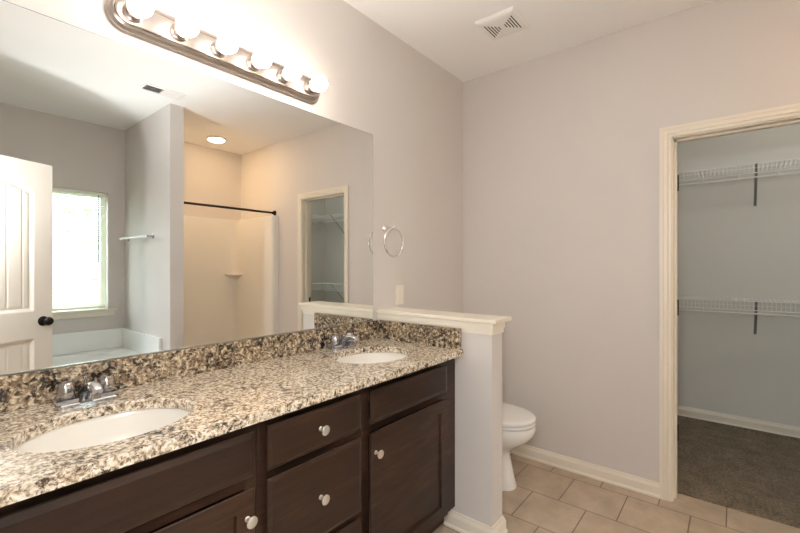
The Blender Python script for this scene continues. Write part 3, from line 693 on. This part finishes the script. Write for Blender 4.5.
# towel bar on the partition
tw = thing('towel_bar', 'white square towel bar on the partition wall above the tub', 'towel bar', (PX0, -1.29, 1.60))
b = nb(); box(b, PX0 - 0.074, PX0 - 0.056, -1.625, -0.945, 1.593, 1.611); obj('bar', b, 'acrylic', tw, bevel=0.002)
for y in (-1.60, -0.955):
    b = nb(); box(b, PX0 - 0.055, PX0 - 0.006, y - 0.009, y + 0.009, 1.593, 1.611); box(b, PX0 - 0.006, PX0 - 0.0004, y - 0.02, y + 0.02, 1.578, 1.626); obj('post', b, 'chrome', tw, bevel=0.002)

# ------------------------------------------------------------------ toilet
tl = thing('toilet', 'white toilet with closed lid behind the half wall', 'toilet', (2.315, 1.25, 0))
TXc = 2.315
def egg(z, yf, yb, hw, n=40, p=2.2, taper=0.12):
    yc = yf + (yb - yf) * 0.46; pts = []
    for k in range(n):
        a = 2 * PI * k / n; c, s = math.cos(a), math.sin(a)
        X = hw * math.copysign(abs(c) ** (2 / p), c); Yy = math.copysign(abs(s) ** (2 / p), s)
        Yv = yc + Yy * ((yb - yc) if s > 0 else (yc - yf))
        X *= 1 - (taper * max(0, -Yy) ** 2)
        pts.append((TXc + X, Yv, z))
    return pts
b = nb()
loops(b, [egg(0.0, 1.005, 1.46, 0.108), egg(0.012, 1.002, 1.46, 0.110), egg(0.06, 1.018, 1.45, 0.100), egg(0.14, 1.035, 1.44, 0.094), egg(0.195, 1.045, 1.44, 0.096), egg(0.225, 1.03, 1.445, 0.112), egg(0.265, 0.975, 1.45, 0.145), egg(0.305, 0.922, 1.45, 0.170), egg(0.345, 0.895, 1.45, 0.181), egg(0.375, 0.890, 1.45, 0.182), egg(0.388, 0.895, 1.45, 0.178)])
obj('bowl', b, 'porcelain', tl, smooth=True, angle=60)
def slabegg(z0, z1, yf, yb, hw, dome=0.0):
    b = nb(); rr = [egg(z0, yf + 0.004, yb, hw - 0.004), egg(z0 + 0.004, yf, yb, hw), egg(z1 - 0.008, yf, yb, hw), egg(z1 - 0.002, yf + 0.006, yb, hw - 0.006), egg(z1, yf + 0.016, yb - 0.01, hw - 0.016)]
    if dome: rr += [egg(z1 + dome * 0.6, yf + 0.07, yb - 0.05, hw - 0.06), egg(z1 + dome, yf + 0.16, yb - 0.14, hw * 0.3)]
    loops(b, rr); return b
obj('seat', slabegg(0.3925, 0.411, 0.893, 1.385, 0.180), 'porcelain', tl, smooth=True, angle=60)
obj('lid', slabegg(0.415, 0.438, 0.891, 1.385, 0.181, 0.006), 'porcelain', tl, smooth=True, angle=60)
for s in (-1, 1):
    b = nb(); tube(b, [(TXc + s * 0.07 - 0.02, 1.395, 0.412), (TXc + s * 0.07 + 0.02, 1.395, 0.412)], 0.011, 12); obj('hinge', b, 'porcelain', tl, smooth=True)
b = nb(); rt = lambda z, dx, dy: [(TXc + sx * (dx - 0.02 * (q == 1)), 1.515 + sy * (dy - 0.02 * (q == 0)), z) for sx, sy, q in ((1, -1, 0), (1, 1, 0), (1, 1, 1), (-1, 1, 1), (-1, 1, 0), (-1, -1, 0), (-1, -1, 1), (1, -1, 1))]
loops(b, [rt(0.388, 0.19, 0.075), rt(0.42, 0.205, 0.088), rt(0.735, 0.222, 0.095)]); obj('tank', b, 'porcelain', tl, bevel=0.006)
b = nb(); loops(b, [rt(0.7355, 0.228, 0.099), rt(0.76, 0.230, 0.100), rt(0.77, 0.222, 0.092)]); obj('tank_lid', b, 'porcelain', tl, bevel=0.006)
b = nb(); lathe(b, (TXc - 0.15, 1.421, 0.68), (0, -1, 0), [(0.015, 0), (0.015, 0.008), (0.008, 0.012)], 14); tube(b, [(TXc - 0.15, 1.407, 0.68), (TXc - 0.09, 1.402, 0.672)], 0.006, 8); obj('flush_lever', b, 'chrome', tl, smooth=True)

# ------------------------------------------------------------------ closet wire shelves
def shelf(label, zt, y0, y1, along='y', braces=(-1.45, -0.79, -0.13, 0.53)):
    D, dep = 0.305, 0.07
    if along == 'y':
        P = lambda d, s, z: (CX1 - 0.004 - d, s, z)
        base = (CX1, (y0 + y1) / 2, zt)
    else:
        P = lambda d, s, z: (s, CY0 + 0.004 + d, z)
        base = ((y0 + y1) / 2, CY0, zt)
    t = thing('wire_shelf', label, 'wire shelf', base, 'closet wire shelving')
    b = nb()
    for d, dz in ((0.004, -0.003), (D * 0.5, -0.003), (D, -0.003)): tube(b, [P(d, y0, zt + dz), P(d, y1, zt + dz)], 0.0046, 6)
    n = int((y1 - y0) / 0.0254)
    for k in range(n + 1):
        s = y0 + 0.004 + k * 0.0254
        if s > y1: break
        tube(b, [P(0.004, s, zt), P(D + 0.002, s, zt), P(D + 0.004, s, zt - dep)], 0.0023, 5)
    obj('deck', b, 'wire', t)
    b = nb(); tube(b, [P(D + 0.002, y0, zt - dep), P(D + 0.002, y1, zt - dep)], 0.0042, 6); tube(b, [P(D + 0.002, y0, zt - dep * 0.5), P(D + 0.002, y1, zt - dep * 0.5)], 0.0018, 6); obj('front_lip', b, 'wire', t)
    b = nb(); tube(b, [P(D - 0.03, y0, zt - dep - 0.028), P(D - 0.03, y1, zt - dep - 0.028)], 0.006, 8)
    s = y0 + 0.13
    while s < y1:
        tube(b, [P(D, s, zt - dep), P(D - 0.012, s, zt - dep - 0.03), P(D - 0.034, s, zt - dep - 0.036), P(D - 0.036, s, zt - dep - 0.024)], 0.003, 6); s += 0.22
    obj('hanging_rail', b, 'wire', t)
    for s in braces:
        b = nb(); w = 0.009
        loops(b, [[P(d, s - w, z) , P(d, s + w, z), P(d + 0.004, s + w, z + 0.004), P(d + 0.004, s - w, z + 0.004)] for d, z in ((0.003, zt - 0.285), (0.012, zt - 0.27), (D - 0.02, zt - 0.012), (D + 0.005, zt - 0.008))]); obj('support_brace', b, 'brace', t)
shelf('wire shelf high on the closet back wall', 2.095, CY0 + 0.01, CY1 - 0.01)
shelf('wire shelf at waist height on the closet back wall', 1.060, CY0 + 0.01, CY1 - 0.01)
shelf('wire shelf high on the closet side wall, meeting the high back shelf', 2.095, XB + T + 0.12, CX1 - 0.36, 'x', (3.25, 3.85))
shelf('wire shelf at waist height on the closet side wall, meeting the low back shelf', 1.060, XB + T + 0.12, CX1 - 0.36, 'x', (3.25, 3.85))
